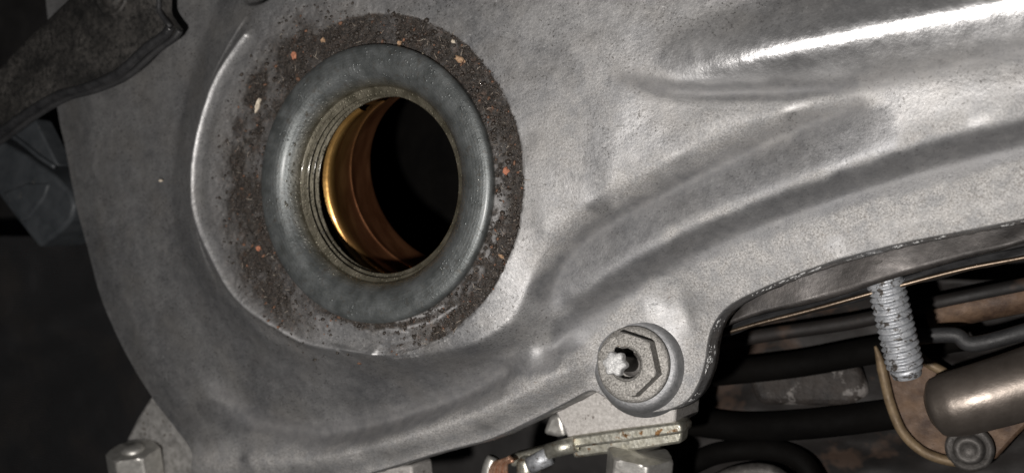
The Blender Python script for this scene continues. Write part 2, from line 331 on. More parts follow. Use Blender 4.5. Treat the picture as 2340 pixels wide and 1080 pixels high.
# ------------------------------------------------------------------ the cast cover: height field
CURVES = [
 # crest of the filler boss on the left, then its foot, shoulder and outer edge
 [(700,-110,0),(620,-20,0),(560,80,0),(510,150,0),(478,215,0),(450,310,0),(437,400,0),(442,480,0),(472,565,0),(540,680,0),(640,752,0),(720,788,0),(850,808,0),(960,815,-.1),(1090,785,-.3),(1165,735,-.8),(1205,665,-1.1),(1235,590,-1.2)],
 [(560,-130,-3.6),(475,60,-4.6),(425,220,-5.4),(395,400,-5.8),(402,520,-6.0),(440,640,-6.4),(516,738,-6.6),(612,808,-6.8),(725,846,-7.0),(870,862,-7.2),(1005,852,-7.2),(1105,825,-7.0),(1190,785,-6.2)],
 [(330,-130,-5.6),(310,200,-6.4),(300,400,-6.8),(325,600,-7.3),(400,770,-8.6),(495,890,-10.4),(600,960,-12.0),(740,988,-12.6),(860,970,-12.4),(990,930,-11.7),(1090,888,-10.6),(1170,842,-9.0)],
 [(200,-130,-6.6),(205,200,-7.2),(215,400,-7.6),(245,580,-8.2),(320,770,-9.4),(400,890,-10.6),(470,965,-11.4)],
 [(90,-200,-9.5),(105,0,-9.5),(130,240,-10),(150,340,-10),(175,470,-10.4),(205,580,-10.8),(235,690,-11.2),(290,810,-12),(350,910,-12.6),(400,975,-13),(440,1030,-12.5)],
 # lower rim flange
 [(455,1052,-10.6),(600,1056,-8.6),(750,1040,-7.2),(900,1006,-6.2),(1050,958,-5.4),(1180,905,-4.8),(1268,856,-4.6),(1308,848,-5.2)],
 [(470,1110,-12.0),(700,1110,-11.4),(860,1072,-11.0),(1000,1030,-10.8),(1120,998,-10.6),(1219,953,-10.6),(1300,912,-10.8),(1350,890,-11)],
 # plateau
 [(1250,540,0),(1225,300,0),(1250,100,0),(1250,-150,0)],
 [(1390,430,-.1),(1420,250,0),(1430,80,0),(1430,-150,0.1)],
 # rim of the plateau, the channel below it, the rib, the second channel
 [(1235,590,-1.2),(1310,492,-.8),(1450,410,-.6),(1600,335,-.5),(1750,264,-1.0),(1900,222,-2.0)],
 [(1250,690,-5.4),(1285,610,-5.6),(1350,538,-5.8),(1500,452,-5.6),(1650,372,-5.2),(1800,303,-4.6),(1960,240,-3.2)],
 [(1300,668,-5.6),(1420,590,-4.8),(1560,516,-4.2),(1700,452,-3.6),(1900,378,-2.8),(2120,308,-2.0),(2340,254,-1.4),(2520,217,-1.1)],
 [(1305,690,-6.0),(1420,618,-5.2),(1560,541,-4.6),(1700,478,-4.0),(1900,404,-3.2),(2120,334,-2.4),(2340,279,-1.8),(2520,241,-1.5)],
 [(1262,800,-8.4),(1320,742,-9.2),(1400,688,-9.8),(1540,600,-9.2),(1700,526,-8.4),(1900,452,-7.6),(2120,382,-7.0),(2340,324,-6.6),(2520,282,-6.4)],
 # flange on the right, pad of the nut
 [(1605,640,-9.4),(1660,600,-8.8),(1750,566,-8.0),(1900,508,-7.2),(2100,446,-6.6),(2340,392,-6.2),(2520,355,-6.0)],
 [(1705,665,-9.6),(1790,628,-8.6),(1900,588,-7.4),(2050,548,-6.7),(2200,518,-6.3),(2340,490,-6.1),(2520,455,-6)],
 [(1345,795,-9.9),(1400,725,-9.9),(1480,662,-9.9),(1535,640,-9.9)],
 [(1350,850,-10.2),(1380,920,-10.4),(1450,960,-10.6),(1540,940,-10.8),(1580,880,-11),(1600,800,-11.6),(1625,735,-11.2)],
 [(1542,636,-11.0),(1553,680,-11.8),(1572,730,-12.2),(1592,780,-12.2)],
 # raised deck with the polished edge
 [(1520,174,0.0),(1580,164,1.0),(1660,148,2.3),(1760,122,3.2),(1900,89,3.5),(2050,56,3.2),(2200,24,2.8),(2340,-5,2.4),(2520,-45,1.9)],
 [(1540,60,-.2),(1700,10,-.2),(1900,-40,-.4),(2150,-95,-.8),(2400,-160,-1.2)],
 [(1430,180,-.2),(1500,198,-.8),(1600,213,-1.9),(1750,212,-2.7),(1930,197,-2.6),(2100,165,-2.1),(2340,118,-1.9),(2520,85,-1.9)],
 [(1600,268,.1),(1720,242,-.5)],
 [(2040,226,-2.2),(2200,195,-1.8),(2340,168,-1.5),(2520,130,-1.4)],
]
OUT = [(90,-200,-9.5),(105,0,-9.5),(130,240,-10),(150,340,-10),(175,470,-10.4),(205,580,-10.8),(235,690,-11.2),(290,810,-12),(350,910,-12.6),(400,975,-13),(440,1030,-12.5),(462,1110,-12),
       (700,1112,-11.4),(860,1074,-11),(1000,1032,-10.8),(1120,1000,-10.6),(1219,955,-10.6),(1300,914,-10.8),(1352,889,-11),(1385,906,-10.6),(1420,928,-10.6),(1470,940,-10.6),(1525,934,-10.8),
       (1570,912,-11),(1596,872,-11.2),(1610,825,-11.4),(1616,780,-11.5),(1628,744,-11.4),(1655,706,-10.6),(1705,674,-9.7),(1790,636,-8.5),(1900,596,-7.5),(2050,556,-6.8),(2200,526,-6.4),(2340,498,-6.2),(2530,462,-6.1),
       (2530,-200,0)]
out_poly = pxs(OUT)[:, :2]
def dens(P, step=0.4, closed=False):
    Q = []
    n = len(P); m = n if closed else n-1
    for i in range(m):
        a, b = P[i], P[(i+1) % n]; k = max(1, int(np.linalg.norm(b[:2]-a[:2])/step))
        for j in range(k): Q.append(a+(b-a)*j/k)
    if not closed: Q.append(P[-1])
    return np.array(Q)
def catmull(P, n_per=6):
    return smooth_path(P, (len(P)-1)*n_per+1)
# smooth the outline except at its far corners
_sm = smooth_path(np.c_[out_poly[:-1], np.zeros(len(out_poly)-1)], 260)[:, :2]
out_poly = np.vstack([_sm, out_poly[-1:]])
x0, y0 = out_poly.min(0)-3; x1, y1 = out_poly.max(0)+3
G = 0.25
NX = int((x1-x0)/G)+1; NY = int((y1-y0)/G)+1
def solve():
    H = None
    pts = np.vstack([dens(catmull(pxs(c)), 0.3) for c in CURVES]
                    + [np.array([[30.5*math.cos(t), 30.5*math.sin(t), 0.0] for t in np.linspace(0, 2*math.pi, 700)]),
                       np.array([[26*math.cos(t), 26*math.sin(t), 0.0] for t in np.linspace(0, 2*math.pi, 600)])])
    for g in (8*G, 4*G, 2*G):
        nx = int((x1-x0)/g)+2; ny = int((y1-y0)/g)+2
        S = np.zeros((nx, ny)); K = np.zeros((nx, ny))
        i = np.clip(((pts[:, 0]-x0)/g+0.5).astype(int), 0, nx-1); j = np.clip(((pts[:, 1]-y0)/g+0.5).astype(int), 0, ny-1)
        np.add.at(S, (i, j), pts[:, 2]); np.add.at(K, (i, j), 1)
        fix = K > 0; val = S/np.maximum(K, 1)
        if H is None: H = np.full((nx, ny), -4.0)
        else: H = resample(H, g*2, nx, ny, g)
        H[fix] = val[fix]
        for it in range(700 if g > 4*G else 350):
            P = np.pad(H, 1, mode='edge')
            H = 0.25*(P[2:, 1:-1]+P[:-2, 1:-1]+P[1:-1, 2:]+P[1:-1, :-2]); H[fix] = val[fix]
    return resample(H, 2*G, NX, NY, G)
def resample(H, g, nx, ny, g2):
    xi = np.clip(np.arange(nx)*g2/g, 0, H.shape[0]-1.001); yi = np.clip(np.arange(ny)*g2/g, 0, H.shape[1]-1.001)
    i = xi.astype(int); j = yi.astype(int); fx = (xi-i)[:, None]; fy = (yi-j)[None, :]
    return (H[i][:, j]*(1-fx)+H[i+1][:, j]*fx)*(1-fy)+(H[i][:, j+1]*(1-fx)+H[i+1][:, j+1]*fx)*fy
def blur(H, s):
    r = int(3*s/G); k = np.exp(-0.5*(np.arange(-r, r+1)*G/s)**2); k /= k.sum()
    P = np.pad(H, ((r, r), (0, 0)), mode='edge'); A = sum(k[t]*P[t:t+H.shape[0]] for t in range(2*r+1))
    P = np.pad(A, ((0, 0), (r, r)), mode='edge'); return sum(k[t]*P[:, t:t+H.shape[1]] for t in range(2*r+1))
H0 = solve()
X, Y = np.meshgrid(x0+np.arange(NX)*G, y0+np.arange(NY)*G, indexing='ij')
def inside(poly, x, y):
    r = np.zeros(x.shape, bool); n = len(poly)
    for i in range(n):
        ax, ay = poly[i]; bx, by = poly[(i+1) % n]
        if ay == by: continue
        c = ((ay > y) != (by > y)) & (x < (bx-ax)*(y-ay)/(by-ay)+ax); r ^= c
    return r
def dist_to(curve, x, y, step=0.8):
    """distance to a polyline (coarse: evaluated on every 4th grid line, then interpolated)"""
    Q = dens(np.array(curve)[:, :2], step)
    xs = x[::4, ::4]; ys = y[::4, ::4]; D = np.full(xs.shape, 1e9)
    for q in Q: D = np.minimum(D, (xs-q[0])**2+(ys-q[1])**2)
    return resample(np.sqrt(D), 4*G, NX, NY, G)
def dist_fine(curve, reach=3.0):
    D = dist_to(curve, X, Y); Q = np.array(curve)[:, :2]; m = D < reach+1; px_, py_ = X[m], Y[m]; best = np.full(px_.shape, 1e9)
    for a, b in zip(Q[:-1], Q[1:]):
        d = b-a; L2 = d @ d+1e-12; t = np.clip(((px_-a[0])*d[0]+(py_-a[1])*d[1])/L2, 0, 1)
        best = np.minimum(best, np.hypot(px_-a[0]-t*d[0], py_-a[1]-t*d[1]))
    D[m] = best; return D
RAD = np.hypot(X, Y); ANG = np.degrees(np.arctan2(Y, X))
dcrest = dist_to(catmull(pxs(CURVES[0])), X, Y)
dridge = dist_to(catmull(pxs(CURVES[19])), X, Y)
Hs = blur(H0, 0.55); Hm = blur(H0, 0.75); Hl = blur(H0, 2.4)
dcl = dist_fine(catmull(pxs(CURVES[0][2:13])))
wS = np.maximum(1-sstep(2.0, 5.0, dcrest)*1.0, 0)*(Y < 30)
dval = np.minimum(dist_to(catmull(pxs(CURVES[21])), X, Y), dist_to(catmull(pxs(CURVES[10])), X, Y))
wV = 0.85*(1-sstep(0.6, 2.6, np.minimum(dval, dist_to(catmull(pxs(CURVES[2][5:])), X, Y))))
matte_shade = np.maximum(np.exp(-(dval/1.5)**2), 0.5*np.exp(-(dist_to(catmull(pxs(CURVES[13])), X, Y)/1.4)**2))
matte_shade = np.maximum(matte_shade, 0.9*np.exp(-(dist_to(catmull(pxs(CURVES[2][5:])), X, Y)/2.2)**2))  # dull, dark valley lines; part grime, part shade painted to bring out the relief
wL = 0.8*(1-sstep(4, 9, dridge))
Hf = Hm*(1-wS)+Hs*wS
Hf = Hf*(1-wL)+Hl*wL
Hf = Hf*(1-wV)+Hs*wV
polish = np.maximum((0.12+0.55*fbm(X, Y, 0.3, 2, 77))*np.exp(-(dcl/0.45)**2), 0.9*np.exp(-(dridge/4.2)**2)*sstep(-3, 9, X-px(1530, 172, 0)[0]))
Hf += 0.55*np.exp(-(dcl/0.6)**2)-0.25*np.exp(-((dcl-2.4)/1.2)**2)*(RAD < 44)
for sc_ in ([(662,916,-11),(700,930,-11),(735,944,-11.5)], [(668,906,-11),(690,914,-11)], [(905,735,0),(960,722,0),(1010,700,0)], [(930,748,0),(985,735,0),(1040,700,0)], [(880,752,0),(930,760,0)]):
    polish = np.maximum(polish, 0.4*np.exp(-(dist_fine(pxs(sc_))/0.22)**2))
# crisp machined pad of the filler cap, slightly sunk, soft on its left
wob = (fbm(X, Y, 0.25, 3, 5)-0.5)*0.8
spot = 1-sstep(30.2, 30.8, RAD+wob*0.4)
Hf -= 0.45*spot*sstep(-28, 6, X)
Hf += (fbm(X, Y, 0.09, 3, 2)-0.5)*0.30+(fbm(X, Y, 0.6, 3, 8)-0.5)*0.05
# grime on the pad
edge = RAD+wob*2.2
dirt = 1-sstep(30.2, 30.9, RAD+wob*0.5)
left = sstep(8, -22, X)                                         # towards the left the grime fades out gradually
dirt = dirt*(1-left)+left*(1-sstep(31.0, 42.0, RAD+wob*4))
patch = fbm(X, Y, 0.35, 4, 21)
wipe = np.exp(-((ANG+93)/23.0)**2)*sstep(25.6, 27.2, RAD+(patch-.5)*3)    # wiped clean below the neck
dirt *= 1-np.clip(wipe*1.25*sstep(0.28, 0.5, patch+0.12), 0, 1)
streak = fbm((ANG+RAD*1.2)*0.12, RAD*3.2, 1.0, 2, 33)
dirt = np.clip(dirt*(0.85+0.6*sstep(0.25, 0.6, patch))*(1-left)+left*dirt*(0.82+0.3*sstep(0.2, 0.65, patch)), 0, 1)
bare = np.exp(-((ANG+20)/26.0)**2)*(1-sstep(26.0, 28.6, RAD))*sstep(0.38, 0.6, fbm(X, Y, 0.8, 3, 12))
dirt *= 1-0.75*bare
dirt = np.maximum(dirt, (np.exp(-((ANG+78)/16.0)**2)*sstep(0.55, 0.62, streak)*(RAD > 26)*(RAD < 32))*0.7)
grain = fbm(X, Y, 1.1, 3, 40); Hf += dirt*((grain-0.5)*0.75+0.12)
# chalky, speckled oxide on the flange, the pad of the nut and the ribs
def band(ci, wdt): return np.exp(-(dist_to(catmull(pxs(CURVES[ci])), X, Y)/wdt)**2)
chalk = np.maximum.reduce([band(14, 5.0), band(16, 5.5)*1.0, band(11, 2.6)*0.8, band(9, 3.0)*0.8, band(22, 4.0)*0.7, band(17, 3.5), band(5, 4.0)*1.0, band(6, 3.0)*0.9, band(15, 3.0)])
cn = fbm(X, Y, 0.16, 4, 50)
chalk = np.clip(chalk*1.1*sstep(0.25, 0.62, cn+0.1), 0, 1)
chalk = np.maximum(chalk, 0.9*np.maximum(band(5, 3.4), band(6, 2.6))*sstep(0.05, 0.35, cn))
plat = np.exp(-((X-42)/13.0)**2-((Y-2)/24.0)**2)                  # light oxide right of the filler, brightened in colour as a lit area
chalk = np.maximum(chalk, 0.85*plat*sstep(0.30, 0.60, cn))
# smooth dark oily film with irregular outline: in both channels and around the foot of the filler boss; painted shade of the valleys rides on it
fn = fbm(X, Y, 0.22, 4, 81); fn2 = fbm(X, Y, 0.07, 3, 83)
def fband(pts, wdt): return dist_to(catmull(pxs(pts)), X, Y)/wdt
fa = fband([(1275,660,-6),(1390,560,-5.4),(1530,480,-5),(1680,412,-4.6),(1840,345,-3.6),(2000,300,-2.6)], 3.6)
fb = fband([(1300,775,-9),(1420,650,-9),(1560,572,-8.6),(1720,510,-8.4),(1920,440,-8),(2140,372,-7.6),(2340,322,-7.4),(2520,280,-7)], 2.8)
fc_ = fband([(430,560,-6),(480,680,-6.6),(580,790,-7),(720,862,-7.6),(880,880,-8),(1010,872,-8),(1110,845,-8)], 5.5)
fd = fband([(1480,194,-.6),(1600,210,-1.6),(1750,210,-2.2),(1940,196,-2)], 1.5)  # dark line of the valley below the ridge, shade painted in
fm = fband([(470,935,-11),(600,965,-12),(740,990,-12.4),(860,972,-12.2),(990,932,-11.6),(1090,890,-10.4),(1175,840,-9),(1260,822,-7)], 2.3)  # painted shade along the valley, sets off the lower rim
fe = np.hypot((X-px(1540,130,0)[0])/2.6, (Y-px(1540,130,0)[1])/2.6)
film_shade = np.zeros_like(X)
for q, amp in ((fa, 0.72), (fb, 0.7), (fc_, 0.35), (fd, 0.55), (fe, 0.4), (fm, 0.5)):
    film_shade = np.maximum(film_shade, amp*(1-sstep(0.75, 1.25, q+(fn-0.5)*1.0)))
film_shade = np.maximum(film_shade, 0.2*sstep(0.56, 0.68, fn2*0.7+fn*0.3)*(X < 5))
chalk *= 1-0.85*film_shade
# mask, holes
keep = inside(out_poly, X, Y)
HOLE_R = 24.9
keep &= RAD > HOLE_R
hc = px(588, -22, -1.2)
eh = np.hypot((X-hc[0])/5.6, (Y-hc[1])/3.2); keep &= eh > 1
ij = keep
fc = ij[:-1, :-1] & ij[1:, :-1] & ij[1:, 1:] & ij[:-1, 1:]
used = np.zeros_like(ij); used[:-1, :-1] |= fc; used[1:, :-1] |= fc; used[1:, 1:] |= fc; used[:-1, 1:] |= fc
idx = -np.ones(ij.shape, int); idx[used] = np.arange(used.sum())
VX, VY, VZ = X[used].copy(), Y[used].copy(), Hf[used].copy()
fi, fj = np.nonzero(fc)
quads = np.stack([idx[fi, fj], idx[fi+1, fj], idx[fi+1, fj+1], idx[fi, fj+1]], 1)
# border edges
E = np.vstack([quads[:, [0, 1]], quads[:, [1, 2]], quads[:, [2, 3]], quads[:, [3, 0]]])
key = E[:, 0].astype(np.int64)*10**7+E[:, 1]; rkey = E[:, 1].astype(np.int64)*10**7+E[:, 0]
bE = E[~np.isin(key, rkey)]
nxt = dict(zip(bE[:, 0].tolist(), bE[:, 1].tolist()))
loops = []; seen = set()
for a in nxt:
    if a in seen: continue
    L = [a]; seen.add(a); b = nxt[a]
    while b != a and b not in seen: L.append(b); seen.add(b); b = nxt[b]
    loops.append(L)
loops = [L for L in loops if len(L) > 20]
op = dens(np.vstack([out_poly, out_poly[:1]]), 0.08)
def snap(L):
    L = np.array(L); p = np.c_[VX[L], VY[L]]
    if np.hypot(*p.T).max() < 30:                                 # the filler opening
        r = np.hypot(*p.T); VX[L] *= HOLE_R/r; VY[L] *= HOLE_R/r; return 'bore'
    q = (p-hc[:2])/np.array([5.6, 3.2]); r = np.hypot(*q.T)
    if r.max() < 1.3:
        VX[L] = hc[0]+(p[:, 0]-hc[0])/r; VY[L] = hc[1]+(p[:, 1]-hc[1])/r; return 'side_hole'
    for k in range(0, len(L), 400):
        s = p[k:k+400]; d = ((s[:, None, :]-op[None])**2).sum(2).argmin(1); VX[L[k:k+400]] = op[d][:, 0]; VY[L[k:k+400]] = op[d][:, 1]
    for _ in range(3):
        VX[L] = (np.roll(VX[L], 1)+2*VX[L]+np.roll(VX[L], -1))/4; VY[L] = (np.roll(VY[L], 1)+2*VY[L]+np.roll(VY[L], -1))/4
        VZ[L] = (np.roll(VZ[L], 1)+2*VZ[L]+np.roll(VZ[L], -1))/4
    return 'rim'
ax_, ay_, az_ = [VX], [VY], [VZ]; nv = len(VX); Q2 = [quads]
att_d = [dirt[used]]; att_c = [chalk[used]]; att_p = [polish[used]]; att_f = [film_shade[used]]; att_m = [matte_shade[used]]
for L in loops:
    kind = snap(L); La = np.array(L)
    ptx, pty, ptz = VX[La], VY[La], VZ[La]
    # outward normal of the border (the material lies left of the border's direction)
    tx = np.roll(ptx, -2)-np.roll(ptx, 2); ty = np.roll(pty, -2)-np.roll(pty, 2); ln = np.hypot(tx, ty)+1e-9
    ox, oy = ty/ln, -tx/ln
    for _ in range(6): ox = (np.roll(ox, 1)+ox+np.roll(ox, -1))/3; oy = (np.roll(oy, 1)+oy+np.roll(oy, -1))/3
    steps = {'rim': [(0.12, 0.12), (0.28, 0.45), (0.36, 1.0), (0.6, 3.2), (0.8, 5.6), (0.5, 6.0)], 'bore': [(0, 4)], 'side_hole': [(-.1, .4), (0.0, 6), (0.0, 14)]}[kind]
    if kind == 'side_hole': steps = [(0.15, .2), (0.35, .8), (.5, 8)]
    prev = La
    for (o_, d_) in steps:
        new = np.arange(nv, nv+len(La)); nv += len(La)
        rough_ = (fbm(ptx+d_*3, pty-d_*2, 0.8, 2, 3)-0.5)*(0.25 if kind == 'rim' and d_ > .4 else 0)
        ax_.append(ptx+ox*(o_+rough_)); ay_.append(pty+oy*(o_+rough_)); az_.append(ptz-d_)
        att_d.append(np.full(len(La), 0.0)); att_c.append(np.full(len(La), 0.1)); att_m.append(np.zeros(len(La))); att_f.append(np.zeros(len(La))); att_p.append(sstep(0.57, 0.64, fbm(ptx+d_*9, pty+d_*5, 0.9, 3, 60))*(0.15 < d_ < 3.5)*(kind == 'rim'))
        Q2.append(np.stack([prev, new, np.roll(new, -1), np.roll(prev, -1)], 1)); prev = new
V = np.stack([np.concatenate(ax_), np.concatenate(ay_), np.concatenate(az_)], 1)*MM
Q = np.vstack(Q2)
me = bpy.data.meshes.new('cover_body')
me.vertices.add(len(V)); me.vertices.foreach_set('co', V.ravel())
me.loops.add(Q.size); me.loops.foreach_set('vertex_index', Q.ravel().astype(np.int32))
me.polygons.add(len(Q)); me.polygons.foreach_set('loop_start', np.arange(0, Q.size, 4, dtype=np.int32))
me.update(calc_edges=True); me.validate()
for nm, arr in (('dirt', att_d), ('chalk', att_c), ('polish', att_p), ('matte_shade', att_m), ('film_shade', att_f)):
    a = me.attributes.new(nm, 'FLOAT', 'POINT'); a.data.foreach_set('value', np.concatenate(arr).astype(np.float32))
COVER = empty('engine_cover', (0, 0, 0), label='large grey cast aluminium engine cover with open round oil filler', category='engine cover')
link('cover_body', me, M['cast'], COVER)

def zat(x, y):
    i = int(round((x-x0)/G)); j = int(round((y-y0)/G)); return float(Hf[min(max(i, 0), NX-1), min(max(j, 0), NY-1)])

# ------------------------------------------------------------------ filler neck, threads, brass sleeve
prof = [(24.0, -5), (24.85, -1.6), (25.0, 0.2), (24.9, 0.8), (24.5, 1.2), (23.8, 1.42), (22.8, 1.48), (21.8, 1.45), (20.9, 1.3), (20.1, 0.95), (19.4, 0.4), (18.7, -0.3), (18.2, -0.9), (17.9, -1.4), (17.75, -1.9)]
prof = [tuple(p[[0, 2]]) for p in smooth_path([(r, 0, z) for r, z in prof], 70)]
V, Fc = lathe(prof, seg=160)
neck = mesh('filler_neck', V, Fc, M['neck'], COVER)
def thr(r, z, t):
    ph = (z/1.6-t/(2*math.pi)) % 1.0
    tri = abs(ph-0.5)*2
    ramp = min(1, max(0, (-1.95-z)/0.4))*min(1, max(0, (z+6.6)/0.4))
    return r-1.5*ramp*min(1.0, tri**1.5*1.3)
V, Fc = lathe([(17.75, -1.9-0.05*k) for k in range(97)], seg=160, rfun=thr)
th = mesh('screw_thread', V, Fc, M['thread'], neck)
V, Fc = lathe([(17.7, -6.68), (17.2, -6.95), (18.6, -7.1), (21, -6.4), (24.0, -5)], seg=128)
mesh('lower_lip', V, Fc, M['neck'], neck)
# sleeve inside, a curved sheet seen on the left of the opening
ao, a1_ = math.radians(114), math.radians(256)
sp = [(17.9, -7.6), (17.5, -8.2), (17.45, -9.0), (17.7, -10.0), (18.2, -11.4), (18.5, -13.0), (18.45, -15.6), (18.2, -16.2), (18.35, -16.9), (18.5, -18.0), (18.5, -21.0), (18.4, -23.2), (18.8, -23.4), (19.3, -23.2), (19.3, -8.0), (17.7, -7.6)]
sp = [tuple(p[[0, 2]]) for p in smooth_path([(r, 0, z) for r, z in sp], 100)]
V, Fc = lathe(sp, seg=90, a0=ao, a1=a1_)
_t = math.radians(14)                              # the sleeve sits askew under the neck
V = [np.array([p[0], p[1]*math.cos(_t)-(p[2]+14)*math.sin(_t), p[1]*math.sin(_t)+(p[2]+14)*math.cos(_t)-17.0]) for p in V]
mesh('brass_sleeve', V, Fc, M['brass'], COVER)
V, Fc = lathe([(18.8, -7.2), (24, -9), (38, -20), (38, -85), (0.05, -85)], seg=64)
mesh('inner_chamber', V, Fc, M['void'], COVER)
# oil droplets on the bore
def ico(sub):
    b = bmesh.new(); bmesh.ops.create_icosphere(b, subdivisions=sub, radius=1.0)
    v = np.array([x.co[:] for x in b.verts]); f = np.array([[x.index for x in q.verts] for q in b.faces]); b.free(); return v, f
ICO1, ICO2 = ico(1), ico(2)
def scatter(name, tmpl, mats_, mat, parent, jit=0.0, smooth=True, **pr):
    tv, tf = tmpl; VV = []; FF = []
    for k, (R3, loc) in enumerate(mats_):
        v = tv.copy()
        if jit: v = v*(1+RNG.uniform(-jit, jit, (len(v), 1)))
        VV.append(v @ R3.T+loc); FF.append(tf+k*len(tv))
    VV = np.vstack(VV)*MM; FF = np.vstack(FF); me = bpy.data.meshes.new(name)
    me.vertices.add(len(VV)); me.vertices.foreach_set('co', VV.ravel()); me.loops.add(FF.size); me.loops.foreach_set('vertex_index', FF.ravel().astype(np.int32))
    me.polygons.add(len(FF)); me.polygons.foreach_set('loop_start', np.arange(0, FF.size, 3, dtype=np.int32)); me.update(calc_edges=True)
    return link(name, me, mat, parent, smooth, **pr)
def rz(a): return np.array([[math.cos(a), -math.sin(a), 0], [math.sin(a), math.cos(a), 0], [0, 0, 1]])
def neck_r(z): return float(np.interp(z, [-1.9, -1.4, -0.9, -0.3, 0.4, 0.95], [17.75, 17.9, 18.2, 18.7, 19.4, 20.1]))
dl = []
for k in range(260):
    a = math.radians(random.gauss(178, 24)); z = random.choice([random.uniform(-2.2, 0.6), random.uniform(-6.2, -1.8)])
    r = neck_r(z) if z > -1.9 else thr(17.75, z, a)
    sz = random.choice([0.09, 0.12, 0.15, 0.20]) if k % 12 else 0.34
    dl.append((rz(a) @ np.diag([0.5*sz, 1.1*sz, sz]), np.array([r*math.cos(a), r*math.sin(a), z])))
for k in range(70):
    a = math.radians(random.uniform(-50, 30)); r = random.uniform(20.0, 24.7)
    z = float(np.interp(r, [19.4, 20.1, 20.9, 21.8, 22.8, 23.8, 24.5, 24.9], [0.4, 0.95, 1.3, 1.45, 1.48, 1.42, 1.2, .8])); sz = random.uniform(0.04, 0.10)
    dl.append((rz(a) @ np.diag([sz, 1.2*sz, 0.5*sz]), np.array([r*math.cos(a), r*math.sin(a), z])))
so = NT('oil_film'); so.set(base=(0.22, 0.21, 0.18), rough=0.10, metal=0.6, coat=1.0, coatr=0.05)
scatter('oil_droplets', ICO2, dl, so.m, neck, kind='stuff')

# boss that the nut stands on (its axis leans a little away from the filler's)
NA = np.array([0.0, 0.14, 1.0]); NA /= np.linalg.norm(NA); HY = (0, 1, 0)
NC = px(1459, 832, -11.2)
V, Fc = lathe([(9.0, -2.6), (8.5, -1.4), (8.15, -0.5), (8.0, 0.3), (7.8, 0.9), (7.6, 1.35), (7.2, 1.7), (6.7, 1.92), (0.1, 1.95)], NC, NA, 96, hint=HY)
mesh('nut_boss', V, Fc, M['boss'], COVER)

# dirt crumbs and fibres on the pad
dl = []
while len(dl) < 3200:
    a = random.uniform(-math.pi, math.pi); r = random.uniform(25.2, 38 if abs(a) > 1.4 else 30.8)
    x, y = r*math.cos(a), r*math.sin(a)
    if random.random() > dirt[int((x-x0)/G), int((y-y0)/G)]**1.5: continue
    sz = random.choice([0.07, 0.09, 0.11, 0.13, 0.16, 0.20, 0.28]) if len(dl) % 22 else random.uniform(0.3, 0.5)
    A3 = np.linalg.qr(RNG.normal(size=(3, 3)))[0]
    dl.append((A3 @ np.diag([sz*random.uniform(.7, 1.6), sz, sz*random.uniform(.5, .9)]), np.array([x, y, zat(x, y)+sz*0.3])))
scatter('dirt_crumbs', ICO1, dl, M['crumb'], COVER, jit=0.3, smooth=False, kind='stuff')
dl = []
while len(dl) < 150:
    a = random.uniform(-math.pi, math.pi); r = random.uniform(25.2, 36 if abs(a) > 1.4 else 30.8); x, y = r*math.cos(a), r*math.sin(a)
    if random.random() > dirt[int((x-x0)/G), int((y-y0)/G)]: continue
    sz = random.choice([0.10, 0.14, 0.18, 0.24, 0.34]); A3 = np.linalg.qr(RNG.normal(size=(3, 3)))[0]
    dl.append((A3 @ np.diag([sz*1.3, sz, sz*.6]), np.array([x, y, zat(x, y)+sz*0.4])))
M['grit'] = mat_simple('rust_grit_mat', (0.05, 0.028, 0.018), (0.24, 0.12, 0.07), 0.5, (0.6, 0.85), 0.0, 0.05, 4.0)
scatter('rust_grit', ICO1, dl, M['grit'], COVER, jit=0.35, smooth=False, kind='stuff')
Vv, Ff = [], []
for k in range(110):
    a = random.uniform(-math.pi, math.pi); r = random.uniform(25.6, 36 if abs(a) > 1.5 else 30.5); x, y = r*math.cos(a), r*math.sin(a)
    if dirt[int((x-x0)/G), int((y-y0)/G)] < 0.6: continue
    d = random.uniform(0, 6.28); l = random.uniform(0.4, 1.5); c = random.uniform(-1.2, 1.2); P = []
    for t in range(6):
        x += l/5*math.cos(d); y += l/5*math.sin(d); d += c/5
        P.append((x, y, zat(x, y)+0.16+0.12*math.sin(t/5*3.1)))
    v_, f_ = tube(P, random.uniform(0.02, 0.04), 4); b0 = len(Vv); Vv += v_; Ff += [tuple(i+b0 for i in q) for q in f_]
mesh('dirt_fibres', Vv, Ff, M['fibre'], COVER, kind='stuff')

# bright burrs along the broken edge of the right flange and the nut lug
dl = []
ep = np.array([px(*p) for p in OUT[22:36]]); ep = smooth_path(ep, 400)
for k in range(420):
    i = random.randrange(2, 398); t = ep[min(i+2, 399)]-ep[i-2]; t /= np.linalg.norm(t); nrm = np.array([t[1], -t[0], 0])
    cl = fbm(np.array([i*0.09]), np.array([0.3]), 1.0, 2, 71)[0]
    if cl < 0.52: continue
    dz = random.uniform(0.4, 3.4); off = 0.3+0.08*dz; sz = random.choice([0.05, 0.07, 0.10, 0.20])
    A3 = np.stack([t, nrm, np.array([0, 0, 1.0])], 1)
    dl.append((A3 @ np.diag([sz*random.uniform(1.2, 3.0), sz*.8, sz]), ep[i]+nrm*off+np.array([0, 0, -dz])))
scatter('edge_burrs', ICO1, dl, M['stud'], COVER, jit=0.3, smooth=False, kind='stuff')
